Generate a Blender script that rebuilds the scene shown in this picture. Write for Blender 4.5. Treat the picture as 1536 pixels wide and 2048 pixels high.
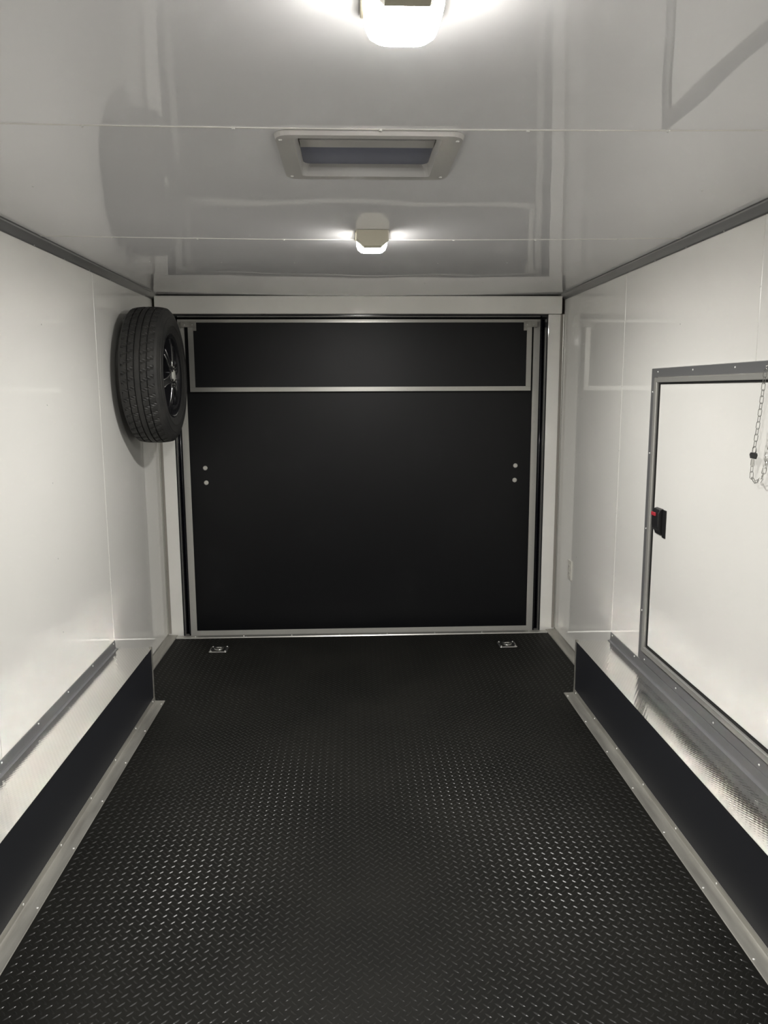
import bpy, bmesh, math, random
from mathutils import Vector, Matrix

for o in list(bpy.data.objects):
    bpy.data.objects.remove(o, do_unlink=True)
scene = bpy.context.scene
COL = scene.collection
random.seed(7)
PI = math.pi

# ------------------------------------------------------------------ camera, world, exposure
CAM = (-0.0574, 0.0, 1.5233)
YAW, PITCH, ROLL, FPX = 0.04044, 0.15652, -0.00407, 1544.6
fw = Vector((math.sin(YAW) * math.cos(PITCH), math.cos(YAW) * math.cos(PITCH), -math.sin(PITCH)))
rt0 = Vector((math.cos(YAW), -math.sin(YAW), 0.0))
up0 = rt0.cross(fw)
rt = rt0 * math.cos(ROLL) + up0 * math.sin(ROLL)
up = up0 * math.cos(ROLL) - rt0 * math.sin(ROLL)
cd = bpy.data.cameras.new('camera')
cd.sensor_fit = 'HORIZONTAL'
cd.sensor_width = 36.0
cd.lens = FPX / 1536.0 * 36.0
cd.clip_start = 0.02
cam = bpy.data.objects.new('camera', cd)
COL.objects.link(cam)
cam.matrix_world = Matrix(((rt.x, up.x, -fw.x, CAM[0]), (rt.y, up.y, -fw.y, CAM[1]),
                           (rt.z, up.z, -fw.z, CAM[2]), (0, 0, 0, 1)))
scene.camera = cam

world = bpy.data.worlds.new('night')
scene.world = world
world.use_nodes = True
world.node_tree.nodes['Background'].inputs[0].default_value = (0.02, 0.022, 0.03, 1)
world.node_tree.nodes['Background'].inputs[1].default_value = 0.3

scene.view_settings.view_transform = 'Standard'
scene.view_settings.look = 'None'
scene.view_settings.exposure = 0.0
scene.view_settings.gamma = 1.0
scene.view_settings.use_curve_mapping = False
LAMP_STRENGTH = 1040.0
scene.cycles.blur_glossy = 0.0
scene.cycles.sample_clamp_indirect = 0.0
scene.cycles.use_denoising = True
scene.cycles.max_bounces = 8

# ------------------------------------------------------------------ dimensions (metres)
W, H = 1.23, 2.085          # half width and height of the trailer interior
Y0, YP, YD = -1.60, 4.745, 4.90   # front wall, rear posts, ramp door face
BX, BH, BE = 1.053, 0.277, 3.685  # wheel box: inner face, height, rear end


# ------------------------------------------------------------------ materials
def mat(name, color, rough=0.5, metal=0.0, spec=0.5, emit=None, estr=0.0):
    m = bpy.data.materials.new(name)
    m.use_nodes = True
    b = m.node_tree.nodes['Principled BSDF']
    b.inputs['Base Color'].default_value = (*color, 1)
    b.inputs['Roughness'].default_value = rough
    b.inputs['Metallic'].default_value = metal
    b.inputs['Specular IOR Level'].default_value = spec
    if emit:
        b.inputs['Emission Color'].default_value = (*emit, 1)
        b.inputs['Emission Strength'].default_value = estr
    return m


def nodes(m):
    return m.node_tree.nodes, m.node_tree.links, m.node_tree.nodes['Principled BSDF']


def noise_bump(m, scale, strength, dist=0.001, stretch=(1, 1, 1), detail=2.0):
    n, l, b = nodes(m)
    tc = n.new('ShaderNodeTexCoord')
    mp = n.new('ShaderNodeMapping')
    mp.inputs['Scale'].default_value = stretch
    t = n.new('ShaderNodeTexNoise')
    t.inputs['Scale'].default_value = scale
    t.inputs['Detail'].default_value = detail
    bp = n.new('ShaderNodeBump')
    bp.inputs['Strength'].default_value = strength
    bp.inputs['Distance'].default_value = dist
    l.new(tc.outputs['Object'], mp.inputs['Vector'])
    l.new(mp.outputs['Vector'], t.inputs['Vector'])
    l.new(t.outputs['Fac'], bp.inputs['Height'])
    l.new(bp.outputs['Normal'], b.inputs['Normal'])
    return m


def color_vary(m, c1, c2, scale, stretch=(1, 1, 1), detail=4.0, lo=0.35, hi=0.65):
    n, l, b = nodes(m)
    tc = n.new('ShaderNodeTexCoord')
    mp = n.new('ShaderNodeMapping')
    mp.inputs['Scale'].default_value = stretch
    t = n.new('ShaderNodeTexNoise')
    t.inputs['Scale'].default_value = scale
    t.inputs['Detail'].default_value = detail
    r = n.new('ShaderNodeValToRGB')
    r.color_ramp.elements[0].position = lo
    r.color_ramp.elements[1].position = hi
    r.color_ramp.elements[0].color = (*c1, 1)
    r.color_ramp.elements[1].color = (*c2, 1)
    l.new(tc.outputs['Object'], mp.inputs['Vector'])
    l.new(mp.outputs['Vector'], t.inputs['Vector'])
    l.new(t.outputs['Fac'], r.inputs['Fac'])
    l.new(r.outputs['Color'], b.inputs['Base Color'])
    return m


M = {}
M['wall'] = color_vary(mat('white_gloss_wall', (.82, .81, .77), .055), (.815, .805, .765), (.835, .825, .785), 1.5)
M['ceiling'] = mat('white_gloss_ceiling', (.868, .866, .878), .03)
M['backing'] = mat('plywood_backing', (.30, .28, .25), .7)
M['moulding'] = mat('white_moulding', (.74, .73, .69), .22)
M['alu'] = noise_bump(color_vary(mat('brushed_aluminium', (.62, .61, .57), .48, .65),
                                 (.33, .32, .29), (.46, .45, .41), 30, (1, .12, 1)), 260, .10, .0006, (1, .05, 1))
M['strip'] = noise_bump(mat('pale_metal_strip', (.66, .65, .60), .32, .30), 8, .10, .002)
M['alu_bright'] = noise_bump(mat('bright_aluminium', (.52, .515, .48), .30, .68), 8, .10, .002)
M['alu_dull'] = noise_bump(mat('dull_aluminium', (.33, .333, .337), .28, .60), 8, .12, .002, (1, .3, 1))
M['alu_lip'] = noise_bump(mat('satin_aluminium', (.48, .475, .445), .34, .50), 8, .10, .002, (1, .3, 1))
M['screw'] = mat('screw_steel', (.88, .88, .85), .2, .35)
M['door_black'] = noise_bump(mat('black_textured_sheet', (.0036, .0040, .0050), .43, spec=.32), 420, .25, .0006)
M['box_black'] = noise_bump(mat('black_smooth_sheet', (.018, .019, .023), .45, spec=.35), 300, .12, .0004)
M['floor'] = color_vary(mat('black_rubber_floor', (.03, .03, .027), .55, spec=.08), (.0095, .0095, .0085), (.0135, .0132, .0116), 2.2)
M['lug'] = mat('black_rubber_lug', (.013, .013, .0118), .33, spec=.40)
M['jamb'] = mat('black_gloss_jamb', (.008, .008, .012), .16)
M['gasket'] = mat('black_gasket', (.012, .012, .012), .45)
M['rubber'] = noise_bump(color_vary(mat('tyre_rubber', (.022, .022, .021), .55), (.024, .024, .0235), (.038, .037, .035), 9), 90, .15, .001)
M['rim'] = mat('black_alloy', (.012, .012, .014), .22)
M['chrome'] = mat('machined_alloy', (.78, .78, .76), .16, 1.0)
M['cap'] = mat('pale_cap', (.55, .55, .50), .4)
M['cream'] = mat('cream_plastic', (.66, .62, .50), .35)
M['vent'] = mat('vent_plastic', (.52, .51, .49), .35)
M['lid'] = mat('smoked_lid', (.17, .18, .235), .35)
M['outlet'] = mat('outlet_plastic', (.72, .70, .64), .3)
M['slot'] = mat('outlet_slot', (.05, .05, .05), .5)
M['latch'] = mat('latch_black', (.016, .016, .017), .32)
M['red'] = mat('latch_red', (.42, .03, .045), .4)
M['steel'] = mat('zinc_steel', (.62, .62, .60), .24, 1.0)
M['lens'] = mat('lit_lens', (.9, .9, .9), .3, emit=(1.0, .98, .95), estr=LAMP_STRENGTH)
M['lens_shoulder'] = mat('lit_lens_shoulder', (.9, .9, .9), .3, emit=(1.0, .97, .92), estr=LAMP_STRENGTH * .085)
M['lens_side'] = mat('lit_lens_side', (.9, .9, .9), .3, emit=(1.0, .96, .88), estr=LAMP_STRENGTH * .004)


# box top plate: polished plate with a fine embossed pattern
def plate_mat():
    m = mat('polished_plate', (.94, .93, .90), .07, 1.0)
    n, l, b = nodes(m)
    tc = n.new('ShaderNodeTexCoord')
    sp = n.new('ShaderNodeSeparateXYZ')
    l.new(tc.outputs['Object'], sp.inputs['Vector'])

    def math_(op, a, c):
        q = n.new('ShaderNodeMath')
        q.operation = op
        for i, v in enumerate((a, c)):
            if v is None:
                continue
            if isinstance(v, (int, float)):
                q.inputs[i].default_value = v
            else:
                l.new(v, q.inputs[i])
        return q.outputs[0]
    u = math_('ADD', math_('MULTIPLY', sp.outputs['X'], 2 * PI / .013), math_('MULTIPLY', sp.outputs['Y'], 2 * PI / .024))
    v = math_('SUBTRACT', math_('MULTIPLY', sp.outputs['X'], 2 * PI / .013), math_('MULTIPLY', sp.outputs['Y'], 2 * PI / .024))
    h = math_('ADD', math_('SINE', u, None), math_('SINE', v, None))
    bp = n.new('ShaderNodeBump')
    bp.inputs['Strength'].default_value = 1.0
    bp.inputs['Distance'].default_value = 0.00006
    l.new(h, bp.inputs['Height'])
    l.new(bp.outputs['Normal'], b.inputs['Normal'])
    return m


M['plate'] = plate_mat()


# ------------------------------------------------------------------ mesh helpers
def link(name, me, m, parent=None, loc=None, rot=None):
    o = bpy.data.objects.new(name, me)
    COL.objects.link(o)
    if m is not None and not me.materials:
        me.materials.append(M[m] if isinstance(m, str) else m)
    if parent is not None:
        o.parent = parent
    if loc is not None:
        o.location = loc
    if rot is not None:
        o.rotation_euler = rot
    return o


def bm_obj(name, bm, m, parent=None, smooth=False, loc=None, rot=None):
    bmesh.ops.recalc_face_normals(bm, faces=bm.faces)
    me = bpy.data.meshes.new(name)
    bm.to_mesh(me)
    bm.free()
    if smooth:
        for p in me.polygons:
            p.use_smooth = smooth is True or smooth(p)
    return link(name, me, m, parent, loc, rot)


def add_box(bm, x0, x1, y0, y1, z0, z1, bevel=0.0):
    vs = [bm.verts.new(c) for c in ((x0, y0, z0), (x1, y0, z0), (x1, y1, z0), (x0, y1, z0),
                                    (x0, y0, z1), (x1, y0, z1), (x1, y1, z1), (x0, y1, z1))]
    fs = [bm.faces.new([vs[i] for i in f]) for f in ((0, 3, 2, 1), (4, 5, 6, 7), (0, 1, 5, 4),
                                                     (1, 2, 6, 5), (2, 3, 7, 6), (3, 0, 4, 7))]
    if bevel > 0:
        es = list({e for f in fs for e in f.edges})
        bmesh.ops.bevel(bm, geom=es, offset=bevel, segments=2, affect='EDGES', profile=.5)


def box(name, x0, x1, y0, y1, z0, z1, m, parent=None, bevel=0.0):
    bm = bmesh.new()
    add_box(bm, min(x0, x1), max(x0, x1), min(y0, y1), max(y0, y1), min(z0, z1), max(z0, z1), bevel)
    return bm_obj(name, bm, m, parent)


def extrude_profile(name, pts, axis, a, b, m, parent=None, smooth=False):
    """closed profile of 2D points, run along an axis from a to b"""
    bm = bmesh.new()
    f = {'x': lambda p, t: (t, p[0], p[1]), 'y': lambda p, t: (p[0], t, p[1]), 'z': lambda p, t: (p[0], p[1], t)}[axis]
    r0 = [bm.verts.new(f(p, a)) for p in pts]
    r1 = [bm.verts.new(f(p, b)) for p in pts]
    n = len(pts)
    for i in range(n):
        bm.faces.new((r0[i], r0[(i + 1) % n], r1[(i + 1) % n], r1[i]))
    bm.faces.new(r0)
    bm.faces.new(list(reversed(r1)))
    return bm_obj(name, bm, m, parent, smooth)


def tube(bm, pts, r, seg=8, closed=False):
    n = len(pts)
    pts = [Vector(p) for p in pts]
    rings = []
    for i, p in enumerate(pts):
        if closed:
            d = pts[(i + 1) % n] - pts[i - 1]
        else:
            d = pts[min(i + 1, n - 1)] - pts[max(i - 1, 0)]
        d.normalize()
        ref = Vector((0, 0, 1)) if abs(d.z) < .9 else Vector((1, 0, 0))
        if closed:
            ref = NRM if NRM is not None else ref
        u = d.cross(ref).normalized()
        v = u.cross(d)
        rings.append([bm.verts.new(p + (u * math.cos(2 * PI * k / seg) + v * math.sin(2 * PI * k / seg)) * r) for k in range(seg)])
    for i in range(n if closed else n - 1):
        a, b = rings[i], rings[(i + 1) % n]
        for k in range(seg):
            bm.faces.new((a[k], a[(k + 1) % seg], b[(k + 1) % seg], b[k]))
    if not closed:
        bm.faces.new(rings[0])
        bm.faces.new(list(reversed(rings[-1])))


NRM = None


def tag(o, label, cat=None, group=None, kind=None):
    o['label'] = label
    if cat:
        o['category'] = cat
    if group:
        o['group'] = group
    if kind:
        o['kind'] = kind
    return o


def empty(name, loc):
    o = bpy.data.objects.new(name, None)
    o.empty_display_size = .05
    COL.objects.link(o)
    o.location = loc
    return o


# a pan-head screw, shared mesh; head points along local +Z
def screw_mesh(name, r, h):
    bm = bmesh.new()
    prof = [(r, 0), (r * .95, h * .45), (r * .6, h * .9), (0, h)]
    n = 8
    rings = []
    for (rr, zz) in prof[:-1]:
        rings.append([bm.verts.new((rr * math.cos(2 * PI * k / n), rr * math.sin(2 * PI * k / n), zz)) for k in range(n)])
    top = bm.verts.new((0, 0, h))
    for a, b in zip(rings, rings[1:]):
        for k in range(n):
            bm.faces.new((a[k], a[(k + 1) % n], b[(k + 1) % n], b[k]))
    for k in range(n):
        bm.faces.new((rings[-1][k], rings[-1][(k + 1) % n], top))
    bm.faces.new(list(reversed(rings[0])))
    me = bpy.data.meshes.new(name)
    bm.to_mesh(me)
    bm.free()
    for p in me.polygons:
        p.use_smooth = True
    me.materials.append(M['screw'])
    return me


SCREW = screw_mesh('screw', .0042, .0028)
NAIL = screw_mesh('nail_head', .0030, .0018)
ROT = {'-x': (0, -PI / 2, 0), '+x': (0, PI / 2, 0), '-y': (PI / 2, 0, 0), '-z': (PI, 0, 0), '+z': (0, 0, 0)}


def screw(parent, loc, facing, me=None, name='screw'):
    o = bpy.data.objects.new(name, me or SCREW)
    COL.objects.link(o)
    o.parent = parent
    o.location = loc
    o.rotation_euler = ROT[facing]
    return o


def thicken(bm, vec):
    """give an open sheet a back face and edges"""
    bmesh.ops.recalc_face_normals(bm, faces=bm.faces)
    fs = list(bm.faces)
    bd = [e for e in bm.edges if e.is_boundary]
    bverts = [(e.verts[0], e.verts[1]) for e in bd]
    mp = {v: bm.verts.new(v.co + Vector(vec)) for v in list(bm.verts)}
    for f in fs:
        bm.faces.new([mp[v] for v in reversed(f.verts)])
    for a, b in bverts:
        bm.faces.new([bm.verts.new(c) for c in (a.co.copy(), b.co.copy(), mp[b].co.copy(), mp[a].co.copy())])


def wave(a, b):
    return (math.sin(a * 5.1 + b * 2.3 + .7) * .5 + math.sin(a * 2.2 - b * 6.7 + 2.1) * .35 + math.sin(a * 9.7 + b * 7.9) * .22)


# ------------------------------------------------------------------ floor
floor = box('floor', -W - .02, W + .02, Y0, 4.70, -.04, 0, 'floor')
tag(floor, 'black rubber floor with raised diamond tread pattern', 'floor', kind='structure')


def tread(name, parent):
    # lens-shaped raised bars, two families at right angles on a 30 mm grid
    L, Wd, Hh, P = .0115, .0030, .0014, .030
    verts, faces = [], []

    def lug(cx, cy, s):
        c = math.cos(PI / 4 * s)
        d = math.sin(PI / 4 * s)
        base = len(verts)
        pts = [(-L, 0, 0), (-L * .45, -Wd, 0), (L * .45, -Wd, 0), (L, 0, 0), (L * .45, Wd, 0), (-L * .45, Wd, 0),
               (-L * .5, 0, Hh), (L * .5, 0, Hh)]
        for x, y, z in pts:
            verts.append((cx + x * c - y * d, cy + x * d + y * c, z - .00005))
        for f in ((0, 1, 6), (1, 2, 7, 6), (2, 3, 7), (3, 4, 7), (4, 5, 6, 7), (5, 0, 6)):
            faces.append([base + i for i in f])
    ny = int((4.665 - Y0) / P)
    for j in range(ny):
        y = Y0 + .02 + j * P
        xm = .995 if y < BE + .01 else 1.16
        ni = int(2 * xm / P)
        for i in range(ni):
            x = -P * ni / 2 + (i + .25) * P
            drl = abs(abs(x) - .864) < .075 and abs(y - 4.455) < .075
            if not drl and abs(x) < xm - .012:
                lug(x, y, 1)
            if not drl and abs(x + P / 2) < xm - .012:
                lug(x + P / 2, y + P / 2, -1)
    me = bpy.data.meshes.new(name)
    me.from_pydata(verts, [], faces)
    o = link(name, me, 'lug', parent)
    o['kind'] = 'stuff'
    return o


tread('tread_pattern', floor)
for s in (-1, 1):
    # flat aluminium edging of the rear floor area
    pts = [(s * (W - .001), .0005), (s * (W - .001), .012), (s * (W - .006), .006), (s * 1.172, .004), (s * 1.168, .0005)]
    o = extrude_profile('edging', pts, 'y', BE + .004, 4.735, 'alu', floor)
thr = extrude_profile('threshold', [(4.668, .0005), (4.672, .006), (4.712, .006), (4.716, -.035), (4.700, -.035), (4.700, .0005)], 'x', -1.165, 1.165, 'alu_bright', floor)
for i in range(8):
    screw(thr, (-1.05 + i * .30, 4.69, .006), '+z')

# ------------------------------------------------------------------ side walls
SEAMS = [YP - .005, 3.68, 2.455, 1.23, .005, -1.22, Y0]
for s, side in ((-1, 'left'), (1, 'right')):
    wall = box('wall_' + side, s * (W + .004), s * (W + .04), Y0, 4.96, -.04, H + .04, 'backing')
    tag(wall, 'glossy white panelled trailer wall on the %s, %s' % (side, 'carrying the spare wheel' if s < 0 else 'holding the framed side door'),
        'wall', kind='structure')
    for a, b in zip(SEAMS, SEAMS[1:]):
        # one sheet: thin, with slight waviness
        bm = bmesh.new()
        ny, nz = 16, 16
        y0, y1 = b + .0008, a - .0008
        grid = []
        for i in range(ny + 1):
            row = []
            for j in range(nz + 1):
                y = y0 + (y1 - y0) * i / ny
                z = 0 + H * j / nz
                e = min(1, 4 * i * (ny - i) / ny / ny * 2) * min(1, 4 * j * (nz - j) / nz / nz * 2)
                row.append(bm.verts.new((s * (W - .0004 * e * wave(y + s * 3, z) * 1.0), y, z)))
            grid.append(row)
        for i in range(ny):
            for j in range(nz):
                bm.faces.new((grid[i][j], grid[i + 1][j], grid[i + 1][j + 1], grid[i][j + 1]))
        thicken(bm, (s * .0035, 0, 0))
        bm_obj('panel', bm, 'wall', wall, smooth=lambda p: abs(p.normal.x) > .9 and abs(abs(p.center.x) - W) < .0017)
    for y in SEAMS[1:-1]:
        zb = .325 if y < BE + .02 else .02
        segs = [(zb, 2.05)]
        if s > 0 and 1.75 < y < 3.3:
            segs = [(1.612, 2.05)]
        for (z0, z1) in segs:
            st = extrude_profile('seam_moulding', [(s * W, y - .0022), (s * (W - .0014), y - .0012), (s * (W - .0014), y + .0012), (s * W, y + .0022)],
                                 'z', z0, z1, 'moulding', wall)
            z = .62
            while z < z1:
                if z > z0:
                    screw(st, (s * (W - .0012), y, z), '-x' if s > 0 else '+x', NAIL, 'nail')
                z += .305
    for y in (4.32, 3.05):
        for z in (.264, .566, .868, 1.170, 1.472, 1.774):
            if z < .33 and y < BE:
                continue
            if s > 0 and y < 3.3 and z < 1.62:
                continue
            screw(wall, (s * (W - .0004), y, z), '-x' if s > 0 else '+x', NAIL, 'nail')

wf = box('wall_front', -W - .04, W + .04, Y0 - .04, Y0, -.04, H + .04, 'wall')
tag(wf, 'glossy white front wall of the trailer behind the viewer', 'wall', kind='structure')

# ------------------------------------------------------------------ ceiling
CS = [4.96, 2.990, 1.758, .526, -.706, Y0]
VX0, VX1, VY0, VY1 = -.178, .146, 1.785, 2.085      # roof vent opening
ceil = box('ceiling', -W - .04, W + .04, Y0, 1.70, H + .004, H + .04, 'backing')
tag(ceil, 'glossy pale grey-white ceiling panels with slim jointing strips', 'ceiling', kind='structure')
box('roof_board', -W - .04, W + .04, 2.32, 4.96, H + .004, H + .04, 'backing', ceil)
box('roof_board', -W - .04, VX0 - .03, 1.70, 2.32, H + .004, H + .04, 'backing', ceil)
box('roof_board', VX1 + .03, W + .04, 1.70, 2.32, H + .004, H + .04, 'backing', ceil)


def sag(x):
    return .010 * max(0, 1 - (x / 1.15) ** 2)


def ceil_z(x, y, e=1.0):
    return H - sag(x) + .0011 * e * wave(x * 1.3 + 1.0, y * 1.2)


for a, b in zip(CS, CS[1:]):
    bm = bmesh.new()
    xs = sorted(set([-W + 2 * W * i / 40 for i in range(41)] + ([VX0, VX1] if b < 1.9 < a else [])))
    y0, y1 = b + .0008, a - .0008
    ys = sorted(set([y0 + (y1 - y0) * i / 20 for i in range(21)] + ([VY0, VY1] if b < 1.9 < a else [])))
    grid = {}
    for i, x in enumerate(xs):
        for j, y in enumerate(ys):
            t = (y - y0) / (y1 - y0)
            e = min(1, 6 * t * (1 - t)) * min(1, 4 * (1 - abs(x) / W))
            grid[i, j] = bm.verts.new((x, y, ceil_z(x, y, e)))
    for i in range(len(xs) - 1):
        for j in range(len(ys) - 1):
            cx, cy = (xs[i] + xs[i + 1]) / 2, (ys[j] + ys[j + 1]) / 2
            if VX0 < cx < VX1 and VY0 < cy < VY1 and b < 1.9 < a:
                continue
            bm.faces.new((grid[i, j], grid[i + 1, j], grid[i + 1, j + 1], grid[i, j + 1]))
    thicken(bm, (0, 0, .003))
    bm_obj('panel', bm, 'ceiling', ceil, smooth=lambda p: abs(p.normal.z) > .9)
SX = [-.93, -.62, -.303, .010, .328, .635, .947]
for y in CS[1:-1]:
    bm = bmesh.new()
    rows = []
    for i in range(25):
        x = -1.19 + 2.38 * i / 24
        z = ceil_z(x, y, 0)
        rows.append([bm.verts.new((x, y + dy, z + dz)) for dy, dz in ((-.0028, .0004), (-.0018, -.0018), (.0018, -.0018), (.0028, .0004))])
    for p, q in zip(rows, rows[1:]):
        for k in range(3):
            bm.faces.new((p[k], p[k + 1], q[k + 1], q[k]))
        bm.faces.new((p[3], p[0], q[0], q[3]))
    st = bm_obj('seam_moulding', bm, 'moulding', ceil)
    for x in SX:
        if abs(x - .01) < .05 and abs(y - 2.99) < .1:
            continue
        screw(st, (x, y, ceil_z(x, y, 0) - .002), '-z')
for y in (3.53, 4.165, 2.28):
    for x in SX:
        if y < 2.5 and abs(x) < .8 or y > 3 and abs(x) < .1:
            continue
        screw(ceil, (x, y, ceil_z(x, y) - .0004), '-z', NAIL, 'nail')

# cove trims where walls meet the ceiling
for i, s in enumerate((-1, 1)):
    pts = [(s * (W - .0005), 2.056), (s * (W - .0025), 2.0555), (s * (W - .007), 2.060), (s * (W - .020), 2.069),
           (s * (W - .034), 2.079), (s * (W - .041), H - .0035), (s * (W - .043), H - .0012), (s * (W - .0005), H - .001)]
    t = extrude_profile('trim_%d' % (i + 1), pts, 'y', Y0 + .002, 4.738, 'alu_dull')
    tag(t, 'grey metal cove trim along the %s ceiling edge, %s' % (('left', 'above the spare wheel') if s < 0 else ('right', 'above the side door')), 'trim', kind='structure')
    for k in range(12):
        y = 4.55 - k * .305
        screw(t, (s * (W - .0045), y, 2.0578), '+x' if s < 0 else '-x', NAIL)
        screw(t, (s * (W - .037), y - .08, 2.0815), '-z', NAIL)

# ------------------------------------------------------------------ rear frame: posts, header, jamb
JX = 1.132
wr = box('wall_rear', -W - .04, W + .04, 4.965, 5.0, -.12, H + .04, 'jamb')
tag(wr, 'white rear door surround with header bar and side posts', 'wall', kind='structure')
box('header', -1.212, 1.208, 4.715, 4.96, 1.972, H - .012, 'wall', wr, .004)
box('header_lip', -1.214, 1.21, 4.711, 4.7148, H - .016, H - .011, 'moulding', wr)
for s in (-1, 1):
    box('post', s * (JX + .002), s * (W - .001), YP, 4.96, -.03, 1.971, 'wall', wr, .002)
    box('jamb', s * (JX - .006), s * (JX + .0015), YP + .004, 4.96, -.10, 1.971, 'jamb', wr)
    box('corner_trim', s * (W - .008), s * (W - .0005), YP - .012, YP - .0005, .012, 1.971, 'alu_bright', wr, .002)
    box('corner_strip', s * (W - .022), s * (W - .0085), YP - .004, YP - .0005, .012, 1.971, 'backing', wr)
    bm = bmesh.new()
    tube(bm, [(s * (JX - .012), 4.835, -.02), (s * (JX - .012), 4.835, 1.95)], .006, 8)
    bm_obj('weatherstrip', bm, 'jamb', wr, True)
box('jamb_top', -JX, JX, 4.76, 4.96, 1.963, 1.9715, 'jamb', wr)

# ------------------------------------------------------------------ ramp door
d1 = box('door_1', -1.126, 1.126, YD, YD + .05, -.10, 1.960, 'door_black')
tag(d1, 'large black rear ramp door edged with aluminium strips', 'door', kind='structure')
SI, SO = 1.081, 1.121
for s in (-1, 1):
    o = extrude_profile('edge_strip', [(s * SI, YD - .0002), (s * SI, YD - .004), (s * SO, YD - .004), (s * SO, YD - .0002)], 'z', -.064, 1.955, 'strip', d1)
    for z in (.12, .52, .92, 1.32, 1.72, 1.90):
        screw(o, (s * 1.098, YD - .004, z), '-y', NAIL)
box('edge_strip', -SI, SI, YD - .004, YD - .0002, 1.942, 1.955, 'strip', d1)
bt = box('edge_strip', -SI, SI, YD - .004, YD - .0002, -.064, -.022, 'strip', d1)
for i in range(7):
    screw(bt, (-.93 + i * .31, YD - .004, -.042), '-y', NAIL)
FY = 4.864
flap = box('flap', -1.044, 1.054, FY, YD - .006, 1.521, 1.938, 'door_black', d1, .003)
tr = box('flap_trim', -1.052, 1.062, FY - .004, FY - .0003, 1.517, 1.544, 'alu_bright', flap)
for i in range(7):
    screw(tr, (-.93 + i * .305, FY - .004, 1.531), '-y', NAIL)
box('flap_trim', -1.052, -1.020, FY - .004, FY - .0003, 1.5445, 1.905, 'alu_bright', flap)
box('flap_trim', 1.031, 1.062, FY - .004, FY - .0003, 1.5445, 1.905, 'alu_bright', flap)
box('flap_trim', -1.000, 1.010, FY - .004, FY - .0003, 1.934, 1.9385, 'alu_bright', flap)
for x0, x1 in ((-1.094, -1.000), (1.010, 1.094)):
    o = box('corner_bracket', x0, x1, FY - .006, FY - .0042, 1.906, 1.940, 'alu', flap)
    for q in (.25, .75):
        screw(o, (x0 + (x1 - x0) * q, FY - .006, 1.920), '-y')
    xi = x1 - .022 if x0 < 0 else x0
    box('corner_bracket', xi, xi + .022, FY - .006, FY - .0042, 1.885, 1.9055, 'alu', flap)


def disc(name, r, h, m, parent, loc, facing, seg=16, dome=.6):
    bm = bmesh.new()
    rings = []
    for rr, zz in ((r, 0), (r, h * dome), (r * .8, h), (r * .35, h), (r * .3, h * .8)):
        rings.append([bm.verts.new((rr * math.cos(2 * PI * k / seg), rr * math.sin(2 * PI * k / seg), zz)) for k in range(seg)])
    for a, b in zip(rings, rings[1:]):
        for k in range(seg):
            bm.faces.new((a[k], a[(k + 1) % seg], b[(k + 1) % seg], b[k]))
    bm.faces.new(rings[-1])
    bm.faces.new(list(reversed(rings[0])))
    return bm_obj(name, bm, m, parent, False, loc, ROT[facing])


for x, z in ((-.987, 1.042), (-.984, .949), (.985, 1.042), (.982, .949)):
    disc('bolt', .0145, .006, 'strip', d1, (x, YD - .0002, z), '-y')

# ------------------------------------------------------------------ side door in the right wall
DY0, DY1, DZ0, DZ1 = 1.72, 3.205, .412, 1.542      # door leaf
d2 = box('door_2', W - .0045, W - .0008, DY0, DY1, DZ0, DZ1, 'wall', None, .0015)
tag(d2, 'white side door with grey metal frame and black latch', 'door', kind='structure')


X1 = W - .0006
XF = W - .006      # flange face
XL = W - .017      # raised lip face

def prof_obj(name, pts3a, pts3b, m, parent):
    bm = bmesh.new()
    r0 = [bm.verts.new(p) for p in pts3a]
    r1 = [bm.verts.new(p) for p in pts3b]
    n = len(r0)
    for i in range(n):
        bm.faces.new((r0[i], r0[(i + 1) % n], r1[(i + 1) % n], r1[i]))
    bm.faces.new(r0)
    bm.faces.new(list(reversed(r1)))
    return bm_obj(name, bm, m, parent)


# distance d outward from the leaf edge, height x off the wall; mitred corners
PROF = [(.0305, X1), (.0305, XF + .001), (.0325, XF), (.066, XF), (.068, X1)]
LIP = [(.0085, X1), (.0085, XL + .002), (.0105, XL), (.026, XL), (.028, XL + .002), (.0285, X1)]
rails = []
HSC = 1.45   # side rails are a little wider


def pt(d, x, cy, cz):
    return (x, (DY1 + d * HSC) if cy > 0 else (DY0 - d * HSC), (DZ1 + d) if cz > 0 else (DZ0 - d * 1.32))


for nm, c0, c1 in (('frame_rail', (1, 1), (0, 1)), ('frame_rail', (1, 0), (0, 0)), ('frame_stile', (1, 0), (1, 1)), ('frame_stile', (0, 0), (0, 1))):
    rails.append(prof_obj(nm, [pt(d, x, *c0) for d, x in PROF], [pt(d, x, *c1) for d, x in PROF], 'alu_dull', d2))
    prof_obj('frame_lip', [pt(d, x, *c0) for d, x in LIP], [pt(d, x, *c1) for d, x in LIP], 'alu_lip', d2)
GP = [(.0015, X1), (.0015, W - .008), (.008, W - .008), (.008, X1)]
for c0, c1 in (((1, 1), (0, 1)), ((1, 0), (0, 0)), ((1, 0), (1, 1)), ((0, 0), (0, 1))):
    prof_obj('gasket', [pt(d, x, *c0) for d, x in GP], [pt(d, x, *c1) for d, x in GP], 'gasket', d2)
for y in (3.235, 2.90, 2.575, 2.26, 1.95):
    screw(rails[0], (XF, y, 1.594), '-x')
    screw(rails[1], (XF, y - .01, .341), '-x')
for z in (.55, .92, 1.25, 1.51):
    screw(rails[2], (XF, 3.282, z), '-x')

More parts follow.
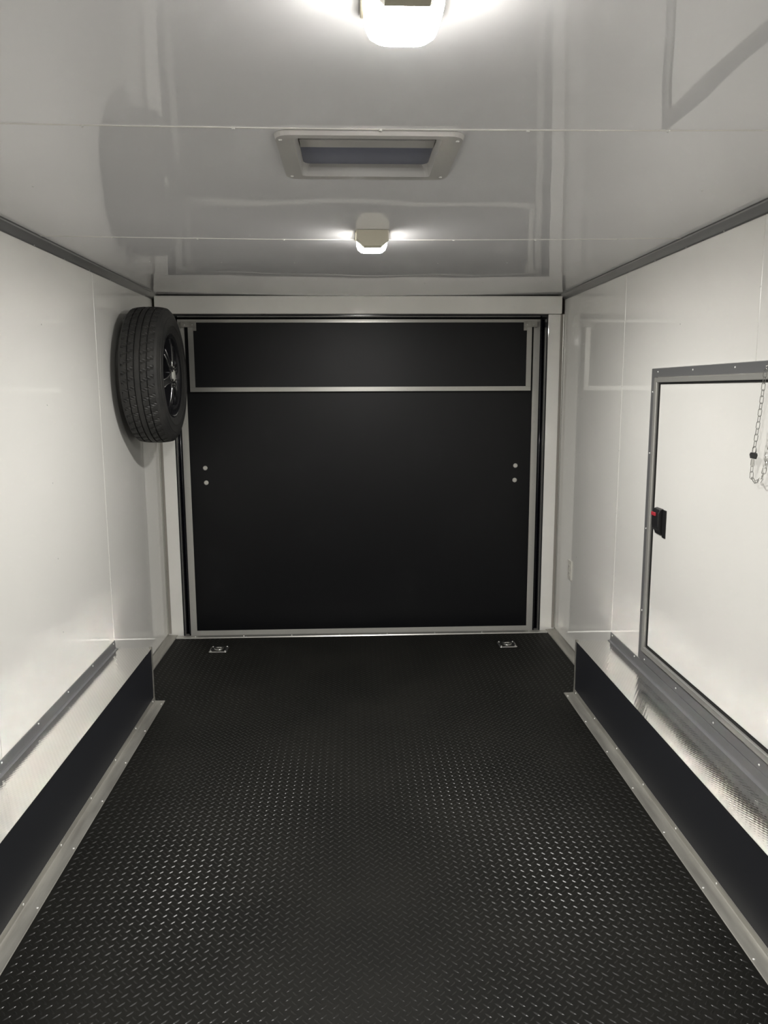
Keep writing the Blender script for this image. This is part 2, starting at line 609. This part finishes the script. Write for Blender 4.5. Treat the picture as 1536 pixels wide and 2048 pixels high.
# latch on the leaf
lx = W - .0046
bm = bmesh.new()
prof = [(lx, .925), (lx - .007, .921), (lx - .008, .936), (lx - .019, .944), (lx - .023, .960), (lx - .023, 1.012), (lx - .016, 1.028), (lx, 1.033)]
ra = [bm.verts.new((x, 3.104, z)) for x, z in prof]
rb = [bm.verts.new((x, 3.172, z)) for x, z in prof]
for i in range(len(prof)):
    j = (i + 1) % len(prof)
    bm.faces.new((ra[i], ra[j], rb[j], rb[i]))
bm.faces.new(ra)
bm.faces.new(list(reversed(rb)))
bmesh.ops.bevel(bm, geom=list(bm.edges), offset=.002, segments=1, affect='EDGES')
latch = bm_obj('latch', bm, 'latch', d2)
tag(latch, 'black paddle latch with a red button')
box('latch_plate', lx - .0035, lx, 3.072, 3.104, .914, 1.030, 'latch', latch, .001)
rbn = box('lock_button', lx - .029, lx - .0235, 3.122, 3.166, 1.000, 1.016, 'red', latch, .003)
tag(rbn, 'red lock button')
hook = bmesh.new()
tube(hook, [(XF, 2.332, 1.597), (XF - .018, 2.332, 1.597), (XF - .026, 2.332, 1.590), (XF - .026, 2.332, 1.583), (XF - .020, 2.332, 1.577), (XF - .012, 2.332, 1.580)], .0025, 8)
bm_obj('hook', hook, 'steel', d2, True)
hook = bmesh.new()
tube(hook, [(XF, 2.235, 1.597), (XF - .018, 2.235, 1.597), (XF - .026, 2.235, 1.590), (XF - .026, 2.235, 1.583), (XF - .020, 2.235, 1.577), (XF - .012, 2.235, 1.580)], .0025, 8)
bm_obj('hook', hook, 'steel', d2, True)

# ------------------------------------------------------------------ wheel boxes along both walls
for s, nm in ((-1, 'left'), (1, 'right')):
    b = empty('wheel_box', (s * (W + BX) / 2, 1.04, 0))
    tag(b, 'long low black-sided wheel box %s' % ('below the spare wheel wall on the left' if s < 0 else 'below the framed side door on the right'),
        'box', 'wheel boxes along the walls')
    ox, oy = s * (W + BX) / 2, 1.04

    def P(x0, x1, y0, y1, z0, z1, name, m, bev=0.0, par=b):
        return box(name, x0 - ox, x1 - ox, y0 - oy, y1 - oy, z0, z1, m, par, bev)
    P(s * BX, s * (BX + .006), Y0 + .001, BE - .002, .0005, BH - .0025, 'side_panel', 'box_black')
    P(s * (BX + .0065), s * (W - .002), BE - .008, BE - .002, .0005, BH - .0025, 'end_panel', 'box_black')
    P(s * (BX - .001), s * (W - .0015), Y0 + .001, BE, BH - .0022, BH, 'top_plate', 'plate')
    # vertical corner angle at the rear end
    ct = [(s * (BX - .0025), BE + .0025), (s * (BX - .0025), BE - .012), (s * (BX - .0004), BE - .012), (s * (BX - .0004), BE + .0004),
          (s * (BX + .014), BE + .0004), (s * (BX + .014), BE + .0025)]
    extrude_profile('corner_trim', [(x - ox, y - oy) for x, y in ct], 'z', .004, BH + .006, 'alu', b)
    # floor angle with screws in both legs
    ft = [(s * (BX - .0004), .0260), (s * (BX - .0024), .0258), (s * (BX - .0032), .0060), (s * (BX - .006), .0032), (s * 1.003, .0026), (s * 1.001, .0004),
          (s * (BX - .0004), .0004)]
    f = extrude_profile('floor_trim', [(x - ox, z) for x, z in ft], 'y', Y0 + .001 - oy, BE + .006 - oy, 'alu', b)
    # wall angle
    wt = [(s * (W - .0006), .321), (s * (W - .0032), .320), (s * (W - .0040), .286), (s * (W - .0060), .2815), (s * (W - .016), .2795), (s * (W - .0165), BH + .0003),
          (s * (W - .0006), BH + .0003)]
    w_ = extrude_profile('wall_trim', [(x - ox, z) for x, z in wt], 'y', Y0 + .001 - oy, BE - .002 - oy, 'alu_dull', b)
    for k in range(9):
        y = 3.645 - k * .303
        screw(f, (s * 1.010 - ox, y - oy, .0026), '+z')
        screw(f, (s * (BX - .0026) - ox, y - oy, .016), '+x' if s < 0 else '-x')
        if not (s > 0 and k > 1):
            screw(w_, (s * (W - .0034) - ox, y + .01 - oy, .311), '+x' if s < 0 else '-x')

# ------------------------------------------------------------------ spare wheel on the left wall
sw = empty('spare_wheel', (-1.088, 4.155, 1.603))
tag(sw, 'black spare tyre on a black alloy wheel hung on the left wall', 'wheel')


def lathe_x(name, prof, seg, m, parent, smooth=True, mod=None):
    """profile (x, r) spun about the local X axis"""
    bm = bmesh.new()
    rings = []
    for k in range(seg):
        a = 2 * PI * k / seg
        ring = []
        for i, (x, r) in enumerate(prof):
            rr = r - (mod(i, k) if mod else 0)
            ring.append(bm.verts.new((x, rr * math.cos(a), rr * math.sin(a))))
        rings.append(ring)
    for k in range(seg):
        a, b = rings[k], rings[(k + 1) % seg]
        for i in range(len(prof) - 1):
            bm.faces.new((a[i], a[i + 1], b[i + 1], b[i]))
    o = bm_obj(name, bm, m, parent, smooth)
    return o


TR = .349
tp = [(-.080, .205), (-.088, .215), (-.100, .250), (-.103, .280), (-.099, .310), (-.090, .330), (-.0795, .3415)]
tread_rows = []
for (x0, x1, r0, r1, blk) in ((-.079, -.050, .342, .3475, 1), (-.044, -.017, .348, .349, 1), (-.011, .011, .349, .349, 0), (.017, .044, .349, .348, 1), (.050, .079, .3475, .342, 1)):
    i0 = len(tp)
    tp += [(x0 - .001, r0 - .007), (x0, r0), ((x0 + x1) / 2, (r0 + r1) / 2 + .0005), (x1, r1), (x1 + .001, r1 - .007)]
    if blk:
        tread_rows += [i0 + 1, i0 + 2, i0 + 3]
tp += [(.0795, .3415), (.090, .330), (.099, .310), (.1015, .2985), (.1035, .297), (.1035, .290), (.103, .280), (.103, .262), (.1045, .260), (.1045, .254), (.101, .250), (.090, .218), (.084, .205)]
SEG = 288


def sipe(i, k):
    if i in tread_rows:
        row = tread_rows.index(i) // 3
        ph = (k + (0, 2, 1, 3)[row] + (tread_rows.index(i) % 3)) % 6
        if ph == 0:
            return .0055
    return 0


tyre = lathe_x('tyre', tp, SEG, 'rubber', sw, True, sipe)
tyre.data.polygons.foreach_set('use_smooth', [False] * len(tyre.data.polygons))
# barrel of the rim
lathe_x('rim', [(.088, .218), (.092, .2175), (.093, .212), (.086, .206), (.080, .192), (.040, .186), (-.050, .184), (-.080, .195), (-.090, .214), (-.092, .2175), (-.088, .219),
                (-.070, .200), (.070, .200), (.088, .218)], 72, 'rim', sw)
# spokes
NS = 6
for k in range(NS):
    a = 2 * PI * k / NS + .26
    bm = bmesh.new()
    secs = [(.040, .030, .062, .094), (.075, .024, .058, .096), (.120, .020, .056, .092), (.165, .024, .055, .086), (.196, .034, .054, .080)]
    rings = []
    for r, hw, xb, xf in secs:
        rings.append([bm.verts.new(c) for c in ((xb, r, -hw), (xb, r, hw), (xf - .006, r, hw), (xf, r, hw * .55), (xf, r, -hw * .55), (xf - .006, r, -hw))])
    for p, q in zip(rings, rings[1:]):
        for i in range(6):
            bm.faces.new((p[i], p[(i + 1) % 6], q[(i + 1) % 6], q[i]))
    bm.faces.new(rings[0])
    bm.faces.new(list(reversed(rings[-1])))
    sp = bm_obj('spoke', bm, 'rim', sw)
    sp.rotation_euler = (a, 0, 0)
    # machined bright edges along both shoulders
    for t in (-1, 1):
        bm = bmesh.new()
        tube(bm, [(xf - .0025, r, t * hw * .78) for r, hw, xb, xf in secs[:4]], .0022, 6)
        bm_obj('machined_edge', bm, 'chrome', sp, True)
hub = lathe_x('hub', [(.030, .001), (.030, .062), (.088, .060), (.094, .050), (.095, .036), (.091, .034), (.090, .001)], 36, 'rim', sw)
capo = lathe_x('centre_cap', [(.0902, .0005), (.0902, .031), (.100, .029), (.103, .022), (.1035, .0005)], 28, 'cap', sw)
tag(capo, 'pale centre cap')
for k in range(6):
    a = 2 * PI * k / 6 + .52
    bm = bmesh.new()
    tube(bm, [(.089, .047 * math.cos(a), .047 * math.sin(a)), (.104, .047 * math.cos(a), .047 * math.sin(a))], .0065, 6)
    bm_obj('lug_nut', bm, 'chrome', sw)
bm = bmesh.new()
tube(bm, [(-.1395, 0, 0), (.029, 0, 0)], .03, 16)
add_box(bm, -.1415, -.132, -.09, .09, -.09, .09)
bm_obj('carrier', bm, 'jamb', sw)

# ------------------------------------------------------------------ ceiling lamps
def lamp(cx, yn, label):
    zc = ceil_z(cx, yn + .09) - .0012
    root = empty('ceiling_light', (cx, yn + .09, zc))
    tag(root, label, 'light', 'lamps on the ceiling centre line')
    # local frame: y from -.09 (near) to +.09 (rear); z down
    bm = bmesh.new()
    add_box(bm, -.060, .060, -.060, .094, -.006, 0, .002)
    bm_obj('base', bm, 'cream', root)
    # lens: rounded dome
    bm = bmesh.new()
    prof = [(0, 0), (.010, .0), (.026, .001), (.038, .006), (.045, .015), (.0478, .030)]   # depth, inset
    rings = []
    n = 32
    for d, ins in prof:
        ring = []
        for k in range(n):
            a = 2 * PI * k / n
            ca, sa = math.cos(a), math.sin(a)
            e = .45
            x = (.056 - ins) * math.copysign(abs(ca) ** e, ca)
            y = .018 + (.072 - ins) * math.copysign(abs(sa) ** e, sa)
            ring.append(bm.verts.new((x, y, -.0062 - d)))
        rings.append(ring)
    for a, b in zip(rings, rings[1:]):
        for k in range(n):
            bm.faces.new((a[k], a[(k + 1) % n], b[(k + 1) % n], b[k]))
    bm.faces.new(rings[-1])
    ln = bm_obj('lens', bm, 'lens', root, True)
    ln.data.materials.append(M['lens_side'])
    ln.data.materials.append(M['lens_shoulder'])
    for p in ln.data.polygons:
        if abs(p.normal.z) < .3:
            p.material_index = 1
        elif abs(p.normal.z) < .93:
            p.material_index = 2
    tag(ln, 'glowing white lens')
    # cream end housing facing the front, chamfered below
    bm = bmesh.new()
    oct_ = [(-.0575, 0), (-.0575, -.030), (-.030, -.056), (.030, -.056), (.0575, -.030), (.0575, 0)]
    r0 = [bm.verts.new((x * .93, -.092, z * .94)) for x, z in oct_]
    r1 = [bm.verts.new((x, -.080, z)) for x, z in oct_]
    r2 = [bm.verts.new((x, -.0575, z)) for x, z in oct_]
    for p, q in ((r0, r1), (r1, r2)):
        for i in range(6):
            bm.faces.new((p[i], p[(i + 1) % 6], q[(i + 1) % 6], q[i]))
    bm.faces.new(r0)
    bm.faces.new(list(reversed(r2)))
    bm_obj('housing', bm, 'cream', root)
    return root


lamp(.020, 2.805, 'small lit ceiling lamp beyond the roof vent, nearer the black door')
lamp(.020, 1.065, 'glaring white ceiling lamp at the top edge, before the roof vent')

# ------------------------------------------------------------------ roof vent
rv = empty('roof_vent', ((VX0 + VX1) / 2, 1.935, H - .010))
tag(rv, 'square grey plastic roof vent with smoked lid between the two lamps', 'vent')


def rrect(x0, x1, y0, y1, r, n=5):
    out = []
    for cx, cy, a0 in ((x1 - r, y1 - r, 0), (x0 + r, y1 - r, PI / 2), (x0 + r, y0 + r, PI), (x1 - r, y0 + r, 1.5 * PI)):
        for k in range(n + 1):
            a = a0 + PI / 2 * k / n
            out.append((cx + r * math.cos(a), cy + r * math.sin(a)))
    return out


def rings_obj(name, loops, m, parent, cap_last=False, smooth=False):
    bm = bmesh.new()
    vs = [[bm.verts.new(p) for p in lp] for lp in loops]
    n = len(vs[0])
    for a, b in zip(vs, vs[1:]):
        for k in range(n):
            bm.faces.new((a[k], a[(k + 1) % n], b[(k + 1) % n], b[k]))
    if cap_last:
        bm.faces.new(vs[-1])
    return bm_obj(name, bm, m, parent, smooth)


vx, vy = (VX1 - VX0) / 2, (VY1 - VY0) / 2
O = [(x, y, 0) for x, y in rrect(-vx - .044, vx + .050, -.168, .190, .035)]
O1 = [(x, y, -.010) for x, y in rrect(-vx - .041, vx + .047, -.165, .187, .033)]
I1 = [(x, y, -.012) for x, y in rrect(-vx, vx, -vy, vy, .010)]
I2 = [(x, y, .000) for x, y in rrect(-vx + .002, vx - .002, -vy + .002, vy - .002, .012)]
I3 = [(x, y, .030) for x, y in rrect(-vx + .006, vx - .006, -vy + .006, vy - .006, .03)]
rings_obj('frame', [O, O1, I1, I2, I3], 'vent', rv)
bm = bmesh.new()
add_box(bm, -vx + .004, vx - .004, -vy + .004, vy - .004, .017, .027, .002)
bm_obj('lid', bm, 'lid', rv)
box('crossbar', -vx + .006, vx - .006, -.056, -.004, .0125, .0168, 'vent', rv, .001)
for sx, sy in ((-.192, -.135), (.197, -.135), (-.188, .155), (.192, .155)):
    screw(rv, (sx, sy, -.0105), '-z')

# ------------------------------------------------------------------ power outlet on the right wall
ou = empty('power_outlet', (W - .0006, 4.435, .462))
tag(ou, 'white double power outlet low on the right wall near the ramp door', 'outlet')
box('cover_plate', -.006, 0, -.036, .036, -.058, .058, 'outlet', ou, .002)
for dz in (-.021, .021):
    so = box('socket', -.0085, -.0062, -.0165, .0165, dz - .014, dz + .014, 'outlet', ou, .0008)
    for dy in (-.006, .006):
        box('slot', -.0090, -.0086, dy - .001, dy + .001, dz - .003, dz + .006, 'slot', so)
screw(ou, (-.006, 0, 0), '-x', NAIL)

# ------------------------------------------------------------------ floor tie-down rings
def dring(x, y, label):
    r = empty('tie_down_ring', (x, y, .0006))
    tag(r, label, 'tie-down', 'recessed rings at the rear of the floor')
    O = [(a, b, 0) for a, b in rrect(-.054, .054, -.052, .052, .012)]
    O1 = [(a, b, .004) for a, b in rrect(-.052, .052, -.050, .050, .011)]
    I0 = [(a, b, .004) for a, b in rrect(-.034, .034, -.034, .034, .02)]
    I1 = [(a, b, .0008) for a, b in rrect(-.028, .028, -.028, .028, .02)]
    rings_obj('plate', [O, O1, I0, I1], 'steel', r, True, True)
    for sx in (-1, 1):
        for sy in (-1, 1):
            screw(r, (sx * .042, sy * .041, .004), '+z')
    global NRM
    NRM = Vector((0, 0, 1))
    bm = bmesh.new()
    pts = [(.024 * math.cos(a), -.004 + .024 * math.sin(a), .0075) for a in [PI + PI * k / 12 for k in range(13)]] + [(.024, .012, .0075), (-.024, .012, .0075)]
    tube(bm, pts, .0038, 8, True)
    bm_obj('ring', bm, 'steel', r, True)
    NRM = None
    box('clamp', -.012, .012, .007, .022, .0042, .013, 'steel', r, .002)
    return r


dring(-.864, 4.455, 'square steel floor tie-down ring below the left door bolts')
dring(.864, 4.455, 'square steel floor tie-down ring below the right door bolts')

# ------------------------------------------------------------------ chain and keys hanging at the side door
ch = empty('chain', (W - .033, 2.332, 1.575))
tag(ch, 'thin steel chain looped from hooks on the side door frame', 'chain')
path = [(2.332, 1.578), (2.340, 1.504), (2.350, 1.427), (2.360, 1.365), (2.367, 1.322), (2.371, 1.278), (2.370, 1.252), (2.356, 1.240), (2.338, 1.238), (2.318, 1.243),
        (2.302, 1.262), (2.290, 1.295), (2.279, 1.335), (2.262, 1.40), (2.248, 1.48), (2.236, 1.578)]
# resample by length
pp = [Vector((0, y - 2.332, z - 1.575)) for y, z in path]
cum = [0]
for a, b in zip(pp, pp[1:]):
    cum.append(cum[-1] + (b - a).length)
NRM = Vector((1, 0, 0))
bm = bmesh.new()
LL, LW = .0120, .0058
lp = [(0, LW * math.cos(a), (LL - LW) * (1 if math.sin(a) >= 0 else -1) + LW * math.sin(a)) for a in [PI * (k + .5) / 5 for k in range(10)]]
tube(bm, lp, .0011, 4, True)
NRM = None
bmesh.ops.recalc_face_normals(bm, faces=bm.faces)
link_me = bpy.data.meshes.new('link')
bm.to_mesh(link_me)
bm.free()
link_me.materials.append(M['steel'])
step = .0198
nlk = int(cum[-1] / step)


def along(t):
    for i in range(len(cum) - 1):
        if t <= cum[i + 1]:
            f = (t - cum[i]) / (cum[i + 1] - cum[i])
            return pp[i].lerp(pp[i + 1], f), (pp[i + 1] - pp[i]).normalized()
    return pp[-1], (pp[-1] - pp[-2]).normalized()


for i in range(nlk):
    c, d = along((i + .5) * step)
    o = bpy.data.objects.new('link', link_me)
    COL.objects.link(o)
    o.parent = ch
    o.location = c
    q = d.to_track_quat('Z', 'Y')
    o.rotation_mode = 'QUATERNION'
    from mathutils import Quaternion
    o.rotation_quaternion = q @ Quaternion((0, 0, 1), (PI / 4 if i % 2 else -PI / 4) + .3)

ks = empty('key_set', (W - .036, 2.356, 1.335))
tag(ks, 'two small keys with black heads hanging from the thin chain', 'keys')
NRM = Vector((1, .3, 0)).normalized()
bm = bmesh.new()
tube(bm, [(.0, .011 * math.cos(a), .011 * math.sin(a)) for a in [2 * PI * k / 16 for k in range(16)]], .0011, 5, True)
bm_obj('key_ring', bm, 'steel', ks, True)
NRM = None
for dy, dx, rx in ((.002, -.004, -.10), (-.016, -.008, .14)):
    k = bmesh.new()
    outl = [(-.009, -.026), (-.011, -.014), (-.008, -.008), (.008, -.008), (.011, -.014), (.009, -.026)]
    a_ = [k.verts.new((-.003, y, z)) for y, z in outl]
    b_ = [k.verts.new((.003, y, z)) for y, z in outl]
    for i in range(6):
        k.faces.new((a_[i], a_[(i + 1) % 6], b_[(i + 1) % 6], b_[i]))
    k.faces.new(a_)
    k.faces.new(list(reversed(b_)))
    kh = bm_obj('key_head', k, 'latch', ks)
    kh.location = (dx, dy, 0)
    kh.rotation_euler = (rx, 0, .5)
    bl = bmesh.new()
    prof = [(-.0035, -.026), (.0035, -.026), (.0035, -.030), (.0028, -.032), (.0035, -.036), (.0026, -.040), (.0034, -.044), (.0028, -.049), (0, -.053), (-.0035, -.048)]
    a_ = [bl.verts.new((-.0009, y, z)) for y, z in prof]
    b_ = [bl.verts.new((.0009, y, z)) for y, z in prof]
    for i in range(len(prof)):
        j = (i + 1) % len(prof)
        bl.faces.new((a_[i], a_[j], b_[j], b_[i]))
    bl.faces.new(a_)
    bl.faces.new(list(reversed(b_)))
    bm_obj('key_blade', bl, 'steel', kh)
